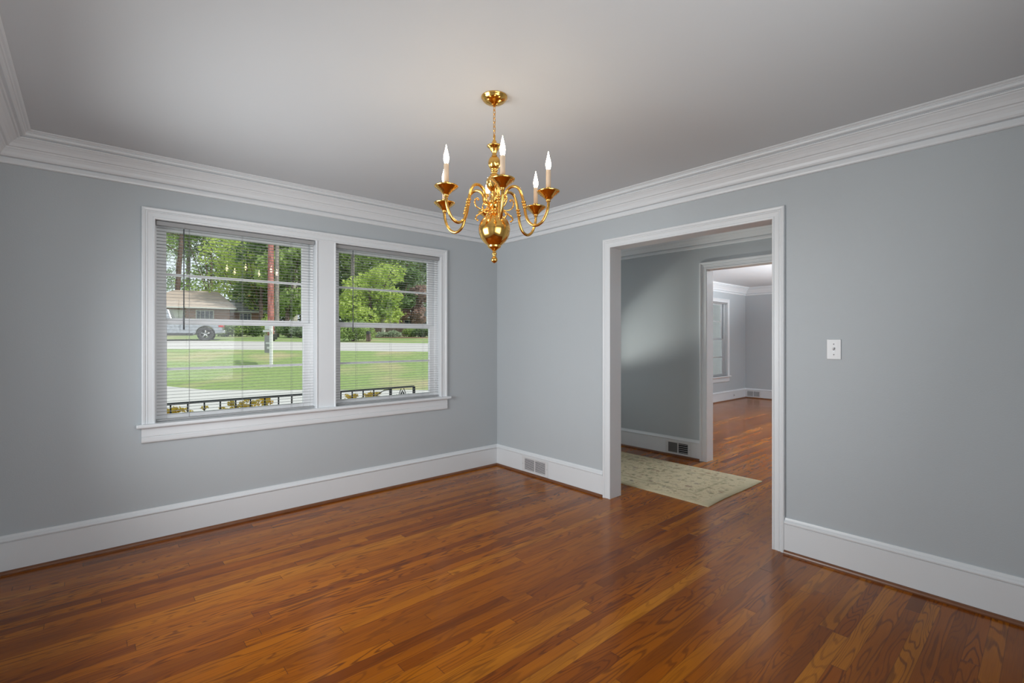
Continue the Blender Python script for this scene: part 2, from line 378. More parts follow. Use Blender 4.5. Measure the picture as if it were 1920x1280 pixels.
BASE = [(0, 0), (.017, 0), (.017, .172), (.0145, .174), (.0145, .177), (.020, .178), (.023, .182), (.023, .188), (.019, .194), (.012, .200), (.009, .207), (.007, .213), (0, .213)]
SHOE = [(.017, 0), (.034, 0), (.034, .006), (.031, .013), (.026, .018), (.017, .020)]
def base(name, path, closed=False):
    q = [(a, b, 0) for a, b in path]
    MB().sweep(BASE, q, (0, 0, 1), closed).build(name, 'trim', kind='structure')
def shoe(name, paths):
    mb = MB()
    for path in paths: mb.sweep(SHOE, [(a, b, 0) for a, b in path], (0, 0, 1))
    mb.build(name, 'shoe', kind='structure')
CW = .072
pR = [(0, D1[1]+CW), (0, 0), (XL, 0), (XL, YB), (0, YB), (0, D1[0]-CW)]     # runs anticlockwise seen from above: room on the left
base('baseboard_front', pR[0:3]); base('baseboard_left', [(XL, -.023), (XL, YB), (-.023, YB)]); base('baseboard_right', [(0, YB), (0, D1[0]-CW)])
shoe('trim_4', [pR])
ph = [(HX1, D2[1]+.08), (HX1, LY), (HX0, LY), (HX0, D1[1]+CW)]; ph2 = [(HX0, D1[0]-CW), (HX0, YB), (HX1, YB), (HX1, D2[0]-.08)]
base('baseboard_hall', ph); base('baseboard_hall_back', ph2); shoe('trim_5', [ph, ph2])
pl = [(LX0, D2[0]-.08), (LX0, YB), (LX1, YB), (LX1, LY), (LX0, LY), (LX0, D2[1]+.08)]
base('baseboard_living', pl); shoe('trim_6', [pl])

def casing_prof(w_):
    k = w_/.08
    return [(u*k, v) for u, v in [(0, 0), (0, .012), (.004, .015), (.012, .016), (.016, .0125), (.020, .0125), (.042, .014), (.047, .017), (.051, .0145), (.055, .0145), (.060, .020), (.072, .022), (.078, .020), (.080, .016), (.080, 0)]]
def cased_opening(name, x0, x1, D, cw):
    root = empty(name, (x0, (D[0]+D[1])/2, 0), kind='structure')
    inv = Matrix.Translation(root.location).inverted()
    def part(mb, nm, mat='trim', bevel=0):
        mb.v = [tuple(inv @ Vector(v)) for v in mb.v]; return mb.build(nm, mat, root, bevel=bevel)
    y0, y1, h = D
    mb = MB(); mb.box((x0-.001, y0-.019, 0), (x1+.001, y0, h)); mb.box((x0-.001, y1, 0), (x1+.001, y1+.019, h)); mb.box((x0-.001, y0-.019, h), (x1+.001, y1+.019, h+.019)); part(mb, 'jamb', bevel=.002)
    part(MB().sweep(casing_prof(cw), [(x0, y0, 0), (x0, y0, h), (x0, y1, h), (x0, y1, 0)], (-1, 0, 0), flip=-1), 'casing')
    part(MB().sweep(casing_prof(cw), [(x1, y0, 0), (x1, y0, h), (x1, y1, h), (x1, y1, 0)], (1, 0, 0), flip=1), 'casing')
    return root
cased_opening('door_1', 0, HX0, D1, CW)
cased_opening('door_2', HX1, LX0, D2, .08)

# ---- double hung windows facing +y
def window(name, x0, x1, z0, z1, yw):
    root = empty(name, ((x0+x1)/2, yw, z0), kind='structure'); L = root.location
    def part(mb, nm, mat='vinyl', parent=root, bevel=0):
        mb.v = [(v[0]-L.x, v[1]-L.y, v[2]-L.z) for v in mb.v]; return mb.build(nm, mat, parent, bevel=bevel)
    mb = MB(); mb.box((x0-.014, yw-.001, z0-.019), (x0, yw+T+.01, z1+.014)); mb.box((x1, yw-.001, z0-.019), (x1+.014, yw+T+.01, z1+.014)); mb.box((x0-.014, yw-.001, z1), (x1+.014, yw+T+.01, z1+.014))
    mb.box((x0-.014, yw+.07, z0-.019), (x1+.014, yw+T+.03, z0)); part(mb, 'jamb', 'trim')
    mb = MB()
    for a, b in ((x0, x0+.020), (x1-.020, x1)): mb.box((a, yw+.058, z0), (b, yw+.072, z1)); mb.box((a, yw+.108, z0), (b, yw+T, z1))
    mb.box((x0, yw+.058, z1-.012), (x1, yw+.072, z1)); part(mb, 'stop', 'vinyl')
    zm = z0 + (z1-z0)*.505
    def sash(nm, ya, yb, za, zb, rb, rt):
        s_ = .052; a, b = x0+.018, x1-.018
        mb = MB(); mb.box((a, ya, za), (a+s_, yb, zb)); mb.box((b-s_, ya, za), (b, yb, zb)); mb.box((a+s_, ya, za), (b-s_, yb, za+rb)); mb.box((a+s_, ya, zb-rt), (b-s_, yb, zb))
        f = part(mb, nm, bevel=.003)
        mid = (za+rb+zb-rt)/2
        part(MB().box((a+s_, ya+.004, mid-.009), (b-s_, yb-.004, mid+.009)), 'muntin', parent=f)
        part(MB().box((a+s_-.004, (ya+yb)/2-.002, za+rb-.004), (b-s_+.004, (ya+yb)/2+.002, zb-rt+.004)), 'pane', 'glass', parent=f)
    sash('lower_sash', yw+.073, yw+.101, z0+.002, zm+.003, .038, .027)
    sash('upper_sash', yw+.103, yw+.130, zm-.012, z1-.006, .032, .040)
    return root
window('window_1', *W1, *WZ, 0)
window('window_2', *W2, *WZ, 0)
window('window_3', *W3, *W3Z, LY)
droot = empty('door_3', (.92, LY+.07, 0), kind='structure')
mb = MB(); mb.box((-.42, -.02, .25), (.42, .02, .55)); mb.box((-.42, -.02, .55), (-.30, .02, 2.2)); mb.box((.30, -.02, .55), (.42, .02, 2.2)); mb.box((-.30, -.02, 2.08), (.30, .02, 2.2))
for i in (1, 2): mb.box((-.30+.2*i-.012, -.015, .55), (-.30+.2*i+.012, .015, 2.08))
for z_ in (.93, 1.31, 1.69): mb.box((-.30, -.015, z_-.012), (.30, .015, z_+.012))
mb.build('door_leaf', 'trim', droot); MB().box((-.305, -.003, .545), (.305, .003, 2.085)).build('pane', 'glass', droot)
def window_trim(name, spans, z0, z1, yw, cw, hood=.081):
    root = empty(name, (spans[0][0], yw, z0), kind='structure'); L = root.location
    def part(mb, nm, bevel=0):
        mb.v = [(v[0]-L.x, v[1]-L.y, v[2]-L.z) for v in mb.v]; return mb.build(nm, 'trim', root, bevel=bevel)
    xa, xb = spans[0][0], spans[-1][1]
    part(MB().sweep(casing_prof(cw), [(xa, yw, z0), (xa, yw, z1), (xb, yw, z1), (xb, yw, z0)], (0, -1, 0), flip=1), 'casing')
    for s1, s2 in zip(spans, spans[1:]):
        a, b = s1[1], s2[0]; pf = [(a, yw), (a, yw-.012), (a+.003, yw-.016), (a+.009, yw-.016), (a+.012, yw-.012), (a+.017, yw-.011), (b-.017, yw-.011), (b-.012, yw-.012), (b-.009, yw-.016), (b-.003, yw-.016), (b, yw-.012), (b, yw)]
        n = len(pf); mb = MB(); mb.add([(u, v, z0) for u, v in pf] + [(u, v, z1) for u, v in pf], [tuple(range(n)), tuple(range(2*n-1, n-1, -1))] + [(i, i+n, (i+1)%n+n, (i+1)%n) for i in range(n)]); part(mb, 'mullion')
    xa -= cw; xb += cw
    st = MB().box((xa-.028, yw-.048, z0-.024), (xb+.028, yw-.0005, z0))
    st.box((spans[0][0]-.014, yw-.0005, z0-.024), (spans[-1][1]+.014, yw+.07, z0))
    part(st, 'stool', bevel=.007)
    ap = [(0, 0), (.012, 0), (.016, .004), (.018, .012), (.018, .034), (.014, .036), (.014, .039), (.018, .041), (.016, .088), (.020, .094), (.020, .098), (0, .098)]
    n = len(ap); mb = MB(); mb.add([(xa, yw-u, z0-.122+v) for u, v in ap] + [(xb, yw-u, z0-.122+v) for u, v in ap], [tuple(range(n)), tuple(range(2*n-1, n-1, -1))] + [(i, i+n, (i+1)%n+n, (i+1)%n) for i in range(n)]); part(mb, 'apron')
window_trim('trim_7', [W1, W2], *WZ, 0, CW)
window_trim('trim_8', [W3], *W3Z, LY, .075)

# ---- venetian blinds, slats turned level
def blind(x0, x1, z0, z1, yw, wx, label, group, wand_end=1.365):
    root = empty('window_blind', ((x0+x1)/2, yw, z0), label=label, cat='blind', group=group); L = root.location
    def part(mb, nm, mat='slat', parent=root, bevel=0):
        mb.v = [(v[0]-L.x, v[1]-L.y, v[2]-L.z) for v in mb.v]; return mb.build(nm, mat, parent, bevel=bevel)
    a, b = x0+.006, x1-.006
    hr = part(MB().box((a, yw+.006, z1-.032), (b, yw+.034, z1-.004)), 'headrail', bevel=.002)
    mb = MB(); zz = z1-.046; yc = yw+.024
    while zz > z0+.030:
        sec = [(-.0125, -.0003), (-.006, .0004), (0, .0006), (.006, .0004), (.0125, -.0003), (.0125, -.0005), (0, .0003), (-.0125, -.0005)]
        n = len(sec)
        mb.add([(a+.004, yc+u, zz+v) for u, v in sec] + [(b-.004, yc+u, zz+v) for u, v in sec], [tuple(range(n))[::-1], tuple(range(n, 2*n))] + [(i, (i+1)%n, (i+1)%n+n, i+n) for i in range(n)])
        zz -= .0215
    part(mb, 'slats')
    part(MB().box((a+.003, yc-.013, z0+.006), (b-.003, yc+.013, z0+.017)), 'bottom_rail', bevel=.002)
    for fx_ in (.185, .5, .83):
        xx_ = x0+(x1-x0)*fx_; mb = MB()
        for dy in (-.0135, .0135): mb.tube([(xx_, yc+dy, z0+.017), (xx_, yc+dy, z1-.032)], .0007, 4)
        part(mb, 'ladder_cord')
    if wx:
        wd = part(MB().tube([(wx, yw-.004, z1-.04), (wx, yw-.005, wand_end+.10)], .0034, 6).tube([(wx, yw-.005, wand_end+.10), (wx, yw-.005, wand_end+.09), (wx, yw-.005, wand_end)], [.0034, .005, .0045], 8), 'wand', 'wand')
        part(MB().tube([(wx, yw+.010, z1-.030), (wx, yw-.004, z1-.034), (wx, yw-.004, z1-.042)], .0022, 5), 'hook', 'slat', parent=wd)
    return root
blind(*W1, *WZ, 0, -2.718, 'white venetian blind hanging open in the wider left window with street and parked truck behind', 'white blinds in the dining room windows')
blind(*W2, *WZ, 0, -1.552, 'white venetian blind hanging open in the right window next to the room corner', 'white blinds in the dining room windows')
blind(*W3, *W3Z, LY, None, 'white venetian blind in the narrow window of the far room seen through both doorways', None)

# ---- registers set in the baseboards
def register(label, loc, rz, wd, ht, style):
    """face lies in the local xz plane, looking along -y"""
    root = empty('wall_register', loc, rz, label=label, cat='vent', group='white registers in the baseboards')
    m = .020; mid = .012; hw = wd/2
    fr = MB(); fr.box((-hw, -.004, 0), (hw, 0, m)); fr.box((-hw, -.004, ht-m), (hw, 0, ht)); fr.box((-hw, -.004, m), (-hw+.035, 0, ht-m)); fr.box((hw-.035, -.004, m), (hw, 0, ht-m)); fr.box((-mid/2, -.004, m), (mid/2, 0, ht-m))
    fr.build('frame', 'plate', root, bevel=.0015)
    MB().box((-hw+.03, -.0012, m-.003), (hw-.03, -.0004, ht-m+.003)).build('duct', 'dark', root)
    for sgn in (-1, 1):
        a, b = (mid/2, hw-.035) if sgn > 0 else (-hw+.035, -mid/2)
        if style == 'half' and sgn < 0:
            mb = MB(); n = 16
            for i in range(n): xx_ = a+(b-a)*(i+.5)/n; mb.box((xx_-.0026, -.0035, m), (xx_+.0026, -.0015, ht-m))
            mb.build('louver', 'damper', root)
        else:
            mb = MB(); n = 9 if style == 'full' else 5
            for i in range(n):
                zc = m+(ht-2*m)*(i+.5)/n; t_ = .0028 if style == 'full' else .0018
                mb.box((a, -.0038, zc-t_), (b, -.0014, zc+t_))
            mb.build('louver', 'plate', root)
    for xx_ in (-hw+.012, hw-.012):
        MB().tube([(xx_, -.0035, ht*.5), (xx_, -.0052, ht*.5)], .0035, 8).build('screw', 'screw', root)
    if style == 'half': MB().tube([(hw-.026, -.004, ht*.46), (hw-.022, -.014, ht*.44)], [.003, .005], 6).build('lever', 'plate', root)
    return root
register('white register with fine louvers low in the near baseboard beside the room corner', (-.0175, -.583, .022), R(-90), .348, .148, 'full')
register('white register with dark open slots low in the hall baseboard past the rug', (HX1-.0175, -1.077, .022), R(-90), .306, .148, 'half')
register('white register in the far room baseboard at its corner', (LX1-.0175, .590, .022), R(-90), .33, .148, 'full')

# ---- light switch
root = empty('light_switch', (0, -3.0185, 1.243), R(-90), label='white toggle light switch plate on the blue grey wall right of the doorway', cat='light switch')
MB().box((-.0355, -.006, -.0575), (.0355, 0, .0575)).build('plate', 'plate', root, bevel=.004)
MB().box((-.006, -.0065, -.013), (.006, -.0058, .013)).build('slot', 'screw', root)
tg = MB(); tg.add([(-.0042, -.006, -.007), (.0042, -.006, -.007), (.0042, -.006, .006), (-.0042, -.006, .006), (-.003, -.021, .004), (.003, -.021, .004), (.003, -.019, .011), (-.003, -.019, .011)],
    [(0, 1, 2, 3), (4, 5, 6, 7), (0, 1, 5, 4), (1, 2, 6, 5), (2, 3, 7, 6), (3, 0, 4, 7)]); tg.build('toggle', 'plate', root, bevel=.001)
for zz in (-.030, .030): MB().tube([(0, -.0055, zz), (0, -.0072, zz)], .0032, 10).build('screw', 'screw', root)

# ---- outlets in the far baseboard
def outlet(px_, label, wd=.07):
    root = empty('outlet_plate', (px_, LY-.0175, .105), 0, label=label, cat='outlet', group='outlets in the far baseboard')
    MB().box((-wd/2, -.006, -.055), (wd/2, 0, .055)).build('plate', 'plate', root, bevel=.003)
    for s in (-1, 1):
        MB().box((-.016, -.0075, s*.021-.013), (.016, -.0055, s*.021+.013)).build('socket', 'plate', root, bevel=.002)
        MB().box((-.007, -.0080, s*.021-.004), (-.005, -.0073, s*.021+.005)).box((.005, -.0080, s*.021-.004), (.007, -.0073, s*.021+.005)).build('slot', 'dark', root)
outlet(6.02, 'white outlet in the far room baseboard under the window')
root = empty('cable_jack', (7.25, LY-.0175, .10), 0, label='small round cable jack in the far baseboard near the corner', cat='jack')
MB().box((-.022, -.005, -.03), (.022, 0, .03)).build('plate', 'plate', root, bevel=.002)
MB().tube([(0, -.004, 0), (0, -.012, 0)], .010, 12).build('socket', 'screw', root)

# ---- rug in the hall
mb = MB(); nx, ny = 24, 40; rx0, rx1, ry0, ry1 = .405, 1.425, -2.075, .25
vs = []; 
for j in range(ny+1):
    for i in range(nx+1):
        u, v = i/nx, j/ny; e_ = min(u, 1-u)*(rx1-rx0); e2 = min(v, 1-v)*(ry1-ry0); k = min(1, min(e_, e2)/.01)
        vs.append((rx0+u*(rx1-rx0)+.004*math.sin(v*9), ry0+v*(ry1-ry0)+.006*math.sin(u*6), .0065+.0035*k))
fs = [(j*(nx+1)+i, j*(nx+1)+i+1, (j+1)*(nx+1)+i+1, (j+1)*(nx+1)+i) for j in range(ny) for i in range(nx)]
mb.add(vs, fs, True)
n0 = len(vs); ring = [i for i in range(nx+1)] + [j*(nx+1)+nx for j in range(1, ny+1)] + [ny*(nx+1)+i for i in range(nx-1, -1, -1)] + [j*(nx+1) for j in range(ny-1, 0, -1)]
low = [(vs[i][0], vs[i][1], .0006) for i in ring]; mb.v += low; m_ = len(ring)
for i in range(m_): mb.f.append([ring[i], n0+i, n0+(i+1) % m_, ring[(i+1) % m_]]); mb.sm.append(False)
mb.f.append([n0+i for i in range(m_)]); mb.sm.append(False)
tag(mb.build('hall_rug', 'rug'), 'beige and olive floral runner rug lying on the hall floor past the doorway', 'rug')

# ------------------------------------------------------------------ chandelier
CHX, CHY = -1.758, -2.103
ch = empty('chandelier', (CHX, CHY, H), label='polished brass chandelier with six curved candle arms hanging from the ceiling', cat='chandelier')
def zz(z): return z - H
def lath(name, prof, parent=ch, mat='brass', n=32):
    if name == 'stem': prof = [(r, z-.011*max(0, min(1, (z-2.0)/.2))) for r, z in prof]
    return MB().lathe([(r, zz(z)) for r, z in prof], n=n).build(name, mat, parent)
lath('canopy', [(.0005, 2.398), (.006, 2.399), (.008, 2.404), (.020, 2.409), (.038, 2.416), (.050, 2.424), (.057, 2.432), (.059, 2.438), (.062, 2.440), (.062, 2.4448), (.0005, 2.4448)])
ztop, zbot = 2.402, 2.247; nl = 8; pitch = (ztop-zbot)/nl
for i in range(nl):
    zc = ztop - pitch*(i+.5); pts = []
    for k in range(16):
        a = 2*PI*k/16; u, v = .0055*math.cos(a), (pitch*.5+.0035)*math.sin(a)
        pts.append((u, 0, zz(zc)+v) if i % 2 else (0, u, zz(zc)+v))
    MB().tube(pts, .0016, 6, closed=True).build('chain_link', 'brass', ch)
lath('stem', [(.0005, 2.272), (.004, 2.271), (.005, 2.262), (.004, 2.255), (.008, 2.250), (.011, 2.243), (.009, 2.236), (.012, 2.232), (.013, 2.228), (.032, 2.2275), (.035, 2.225), (.034, 2.221), (.025, 2.216),
    (.021, 2.208), (.015, 2.200), (.011, 2.190), (.009, 2.181), (.014, 2.178), (.012, 2.173), (.020, 2.168), (.027, 2.155), (.0295, 2.140), (.027, 2.124), (.019, 2.111), (.012, 2.106), (.017, 2.102), (.017, 2.097), (.012, 2.094),
    (.011, 2.088), (.020, 2.083), (.018, 2.078), (.028, 2.070), (.037, 2.056), (.040, 2.040), (.037, 2.022), (.026, 2.006), (.016, 1.998), (.012, 1.992), (.019, 1.987), (.019, 1.982), (.013, 1.977),
    (.017, 1.965), (.025, 1.955), (.027, 1.940), (.025, 1.925), (.018, 1.917), (.014, 1.908), (.018, 1.903), (.020, 1.898), (.018, 1.894), (.010, 1.89)])
lath('ball', [(.018, 1.897), (.034, 1.889), (.052, 1.875), (.066, 1.856), (.0735, 1.835), (.075, 1.818), (.0725, 1.798), (.064, 1.776), (.050, 1.758), (.036, 1.746), (.030, 1.741), (.032, 1.737), (.026, 1.731), (.016, 1.725), (.009, 1.718), (.0005, 1.716)], n=40)
lath('finial', [(.0005, 1.72), (.009, 1.719), (.007, 1.714), (.010, 1.709), (.012, 1.704), (.010, 1.699), (.007, 1.696), (.009, 1.693), (.007, 1.690), (.012, 1.686), (.0155, 1.679), (.0155, 1.672), (.011, 1.665), (.004, 1.661), (.0005, 1.660)])
ARM = [(.018, 1.938), (.040, 1.940), (.052, 1.955), (.058, 1.985), (.074, 2.006), (.0986, 2.012), (.122, 2.000), (.138, 1.965), (.149, 1.921), (.158, 1.870), (.175, 1.836), (.204, 1.821), (.234, 1.834), (.255, 1.868), (.2645, 1.905), (.265, 1.928)]
SCR = [(.022, 1.932), (.042, 1.914), (.065, 1.912), (.086, 1.924), (.093, 1.944), (.088, 1.960), (.080, 1.964), (.077, 1.957)]
SCR2 = [(.022, 1.915), (.045, 1.908), (.066, 1.893), (.082, 1.882), (.088, 1.868), (.080, 1.860)]
def rad(pts, a): return [(r*math.cos(a), r*math.sin(a), zz(z)) for r, z in pts]
camdir = math.atan2(CY-CHY, CX-CHX)      # from the fixture towards the room's far corner opposite the door wall
def turned(mb, a):                        # move from the arm's own axis to its place
    c, s = math.cos(a), math.sin(a); mb.v = [(v[0]*c-v[1]*s, v[0]*s+v[1]*c, v[2]) for v in mb.v]; return mb
for k in range(6):
    # first arm turned a little off the line
    a = camdir + R(7.5) + k*PI/3
    arm = turned(MB().tube([(r, 0, zz(z)) for r, z in [tuple(q)[:2] for q in [(v.x, v.y) for v in crom([(r, z, 0) for r, z in ARM], 6)]]], .0068, 10), a).build('arm', 'brass', ch)
    mb = MB()
    for z_ in (1.934, 1.921, 1.908): mb.lathe([(.006, -.0045), (.0105, -.003), (.0115, 0), (.0105, .003), (.006, .0045)], c=(.1495+(1.921-z_)*.25, 0, zz(z_)), n=14)
    turned(mb, a).build('collar', 'brass', arm)
    c0 = (.265, 0, 0)
    turned(MB().lathe([(r, zz(z)) for r, z in [(.0005, 1.922), (.009, 1.923), (.012, 1.927), (.008, 1.931), (.014, 1.934), (.019, 1.940), (.022, 1.941), (.023, 1.947), (.030, 1.949), (.031, 1.954), (.039, 1.956), (.041, 1.961), (.049, 1.964), (.0525, 1.969), (.052, 1.971), (.045, 1.970), (.030, 1.965), (.016, 1.965), (.0005, 1.965)]], c=c0, n=32), a).build('drip_pan', 'brass', arm)
    turned(MB().lathe([(r, zz(z)) for r, z in [(.010, 1.966), (.014, 1.968), (.0155, 1.974), (.012, 1.978), (.0135, 1.984), (.0145, 1.986), (.0115, 1.987), (.0005, 1.987)]], c=c0, n=24), a).build('candle_cup', 'brass', arm)
    cn = turned(MB().lathe([(r, zz(z)) for r, z in [(.0005, 1.986), (.0108, 1.986), (.0108, 2.066), (.0098, 2.068), (.0005, 2.068)]], c=c0, n=24), a).build('candle_sleeve', 'candle', arm)
    turned(MB().lathe([(r, zz(z)) for r, z in [(.0005, 2.0685), (.0065, 2.069), (.009, 2.074), (.0112, 2.084), (.0120, 2.093), (.0105, 2.106), (.0072, 2.120), (.0045, 2.133), (.0018, 2.145), (.0005, 2.152)]], c=c0, n=20), a).build('bulb', 'bulb', arm)
    a2 = a + R(30)
    sc = MB().tube([(v.x, 0, zz(v.y)) for v in crom([(r, z, 0) for r, z in SCR], 5)], .0030, 8)
    sc.tube([(v.x, 0, zz(v.y)) for v in crom([(r, z, 0) for r, z in SCR2], 5)], .0036, 8)
    for r_, z_, q in ((.077, 1.957, .0055), (.093, 1.944, .005), (.080, 1.860, .0055), (.088, 1.930, .0045), (.066, 1.893, .005)):
        sc.lathe([(.0005, -q), (q*.7, -q*.7), (q, 0), (q*.7, q*.7), (.0005, q)], c=(r_, 0, zz(z_)), n=12)
    turned(sc, a2).build('scroll', 'brass', ch)

# ------------------------------------------------------------------ outdoors
def EX(px_, d, z=0):              # a spot seen in image column px_ at depth d
    a = (px_-960)/FOC*d; q = Vector((CX, CY, 0)) + RV*a + FV*d; return Vector((q.x, q.y, z))
RZ = math.atan2(RV.y, RV.x)       # plants stand square to the looking direction
SA = R(27)                         # the street itself, with its houses, is turned by this much more
PROF = [(0, -.22), (13.6, -.20), (14.2, -.12), (19.5, .85), (25.5, 1.13), (31, 1.38), (45, 1.72), (90, 2.2)]
def gz(d, a=-8.0):
    for (d0, z0), (d1, z1) in zip(PROF, PROF[1:]):
        if d <= d1: z = z0+(z1-z0)*(d-d0)/(d1-d0); break
    else: z = PROF[-1][1]
    return z - .011*(a+8)*min(1, max(0, (d-14)/5))
def GP(px_, d, dz=0):
    a = (px_-960)/FOC*d; q = EX(px_, d); q.z = gz(d, a)+dz; return q
def edge(a): return 13.9 + (0 if a > -9.2 else min(.5, (-9.2-a)*.45))    # drive meets lawn
def ground(name, mat, d0, d1, a0=-70, a1=32, na=60, nd=12, kind='structure'):
    mb = MB(); vs = []
    for j in range(nd+1):
        for i in range(na+1):
            a = a0+(a1-a0)*i/na; e0 = edge(a) if d0 == 'e' else d0; e1 = edge(a) if d1 == 'e' else d1; d = e0+(e1-e0)*j/nd
            q = Vector((CX, CY, 0))+RV*a+FV*d; vs.append((q.x, q.y, gz(d, a)))
    mb.add(vs, [(j*(na+1)+i, j*(na+1)+i+1, (j+1)*(na+1)+i+1, (j+1)*(na+1)+i) for j in range(nd) for i in range(na)], True)
    return mb.build(name, mat, kind=kind)
ground('ground_driveway', 'concrete', -12, 'e', nd=20)
ground('ground_lawn', 'grass', 'e', 19.5)
ground('ground_street', 'asphalt', 19.5, 25.5)
ground('ground_verge', 'grass', 25.5, 90, nd=40)

def leaves(centers, n, size, seed, flat=.0):
    """many small folded leaf blades scattered through ellipsoids (c, radii)"""
    rng = np.random.default_rng(seed); vol = np.array([r[0]*r[1]*r[2] for c, r in centers])**.7; cnt = np.maximum(1, (vol/vol.sum()*n)).astype(int)
    P_ = []
    for (c, r), m in zip(centers, cnt):
        v = rng.normal(size=(m, 3)); v /= np.linalg.norm(v, axis=1)[:, None]; rr = rng.uniform(.35, 1.0, m)**.5
        rr *= 1+.18*np.sin(v[:, 0]*7+c[0])*np.sin(v[:, 2]*6+c[1])
        P_.append(np.array(c)+v*rr[:, None]*np.array(r))
    P_ = np.concatenate(P_); m = len(P_)
    t = rng.normal(size=(m, 3)); t /= np.linalg.norm(t, axis=1)[:, None]; b = np.cross(t, rng.normal(size=(m, 3))); b /= np.linalg.norm(b, axis=1)[:, None]
    s = size*rng.uniform(.6, 1.3, m)[:, None]; nn = np.cross(t, b)
    V = np.stack([P_-t*s, P_+b*s*.5+nn*s*.12, P_+t*s, P_-b*s*.5+nn*s*.12], 1).reshape(-1, 3)
    me = bpy.data.meshes.new('foliage'); me.vertices.add(len(V)); me.vertices.foreach_set('co', V.ravel())
    me.loops.add(m*4); me.loops.foreach_set('vertex_index', np.arange(m*4)); me.polygons.add(m); me.polygons.foreach_set('loop_start', np.arange(0, m*4, 4)); me.polygons.foreach_set('loop_total', np.full(m, 4))
    me.update(calc_edges=True); return me
def plant(name, px_, d, mat, blobs, n, size, seed, label, cat, group=None, trunk=None, bmat='bark_grey', dz=0):
    """blobs relative to the plant's foot, x to the right along the street, y away"""
    root = empty(name, GP(px_, d, dz), RZ, label=label, cat=cat, group=group)
    me = leaves(blobs, n, size, seed); me.materials.append(M[mat]); f = bpy.data.objects.new('foliage', me); C.objects.link(f); f.parent = root
    if trunk:
        mb = MB()
        for pts, r0, r1 in trunk:
            pp = crom(pts, 4); k = len(pp); mb.tube(pp, [r0+(r1-r0)*i/(k-1) for i in range(k)], 10)
        mb.build('trunk', bmat, root)
    return root
def scatter_blobs(n, cx, cy, cz, rx, ry, rz, br, seed):
    rnd = random.Random(seed); out = []
    for i in range(n):
        a, b, c = rnd.uniform(-1, 1), rnd.uniform(-1, 1), rnd.uniform(-1, 1); k = rnd.uniform(.7, 1.25)
        out.append(((cx+a*rx, cy+b*ry, cz+c*rz), (br*k, br*k, br*k*.7)))
    return out
# tall pines and broadleaf trees behind the street
def pine(px_, d, h, r, mat, label, seed, lean=0, crown_z=6, cr=3.0, leafm='leaf_mid', n=2600, group='tall trees across the street'):
    tr = [([(0, 0, -.15), (lean*.3, 0, h*.35), (lean*.7, .2, h*.7), (lean, .3, h)], r, r*.55)]
    rnd = random.Random(seed); bl = []
    for i in range(11):
        zc = crown_z+(h-crown_z)*i/10+rnd.uniform(-.3, .3); a = rnd.uniform(0, 2*PI); rr = cr*rnd.uniform(.35, .95)
        tip = (lean*zc/h+rr*math.cos(a), rr*math.sin(a), zc+.4)
        tr.append(([(lean*zc/h, .2*zc/h, zc-.5), (tip[0]*.5, tip[1]*.5, zc-.1), tip], r*.22, .02)); bl.append((tip, (cr*.42, cr*.42, cr*.22)))
    return plant('pine_tree', px_, d, leafm, bl, n, .20, seed, label, 'tree', group, tr, mat)
pine(508, 28, 15, .185, 'bark_red', 'tall pine with a thick straight reddish trunk in the left window', 3, crown_z=8.5, cr=2.6, n=1800)
pine(519.5, 31, 15, .14, 'bark_grey', 'grey trunk standing close behind the reddish pine', 4, crown_z=9, cr=2.6, n=1600)
pine(329, 52, 20, .27, 'bark_dark', 'dark leaning pine behind the tan roofed house', 5, lean=1.3, crown_z=9, cr=3.5, leafm='leaf_mid', n=1800)
pine(353, 60, 20, .26, 'bark_grey', 'slim grey tree behind the tan roof, right of the dark leaning pine', 6, crown_z=9, cr=3, leafm='leaf_grey', n=1600)
pine(551, 38, 13, .28, 'bark_pale', 'pale barked tree at the right edge of the left window', 8, lean=.2, crown_z=6.5, cr=2.6, leafm='leaf_grey', n=2200)
pine(661, 40, 14, .20, 'bark_grey', 'grey trunk behind the lime green tree in the right window', 9, crown_z=7, cr=3, n=2200)
def tree(px_, d, h, w_, mat, label, seed, n=3800, size=.19, nb=16, low=.25, bmat='bark_dark', group='broadleaf trees across the street'):
    bl = scatter_blobs(nb, 0, 0, h*(low+1)/2, w_*.7, w_*.55, h*(1-low)/2*.85, w_*.42, seed)
    tr = [([(0, 0, -.1), (.1, 0, h*.3), (.0, .1, h*.75)], .16+h*.008, .05)]
    for c, r in bl[:5]: tr.append(([(0, 0, h*.25), (c[0]*.5, c[1]*.5, (c[2]+h*.2)*.5), c], .07, .02))
    return plant('broadleaf_tree', px_, d, mat, bl, n, size, seed, label, 'tree', group, tr, bmat)
tree(395, 58, 15, 5.5, 'leaf_mid', 'spreading green tree rising behind the ridge of the tan roof', 21, n=6500)
tree(462, 50, 10.5, 4.5, 'leaf_lime', 'bright yellow green tree behind the grey roofed wing', 22, n=5500)
tree(440, 62, 17, 5.5, 'leaf_dark', 'tall dark green tree above the bright tree behind the wing', 23, n=6000)
tree(488, 46, 10, 3.2, 'leaf_dark', 'dark evergreen just left of the reddish pine trunk', 24, n=4200)
tree(500, 64, 17, 6, 'leaf_mid', 'high green tree filling the sky behind the reddish pine', 25, n=6500)
tree(537, 36, 6.5, 2.2, 'leaf_mid', 'green tree between the grey trunk and the pale barked tree', 26, n=3600)
tree(566, 48, 12, 4.5, 'leaf_mid', 'green tree at the right end of the left window behind the pale trunk', 27, n=5200)
tree(612, 50, 13, 5, 'leaf_dark', 'dark green tree behind the wall between both windows', 28, n=4500)
tree(650, 58, 16, 6, 'leaf_grey', 'tall grey green tree at the upper left of the right window', 29, n=6500)
tree(692, 33, 4.6, 2.1, 'leaf_lime', 'large lime green tree in the middle of the right window', 30, n=6500, size=.13, low=.22)
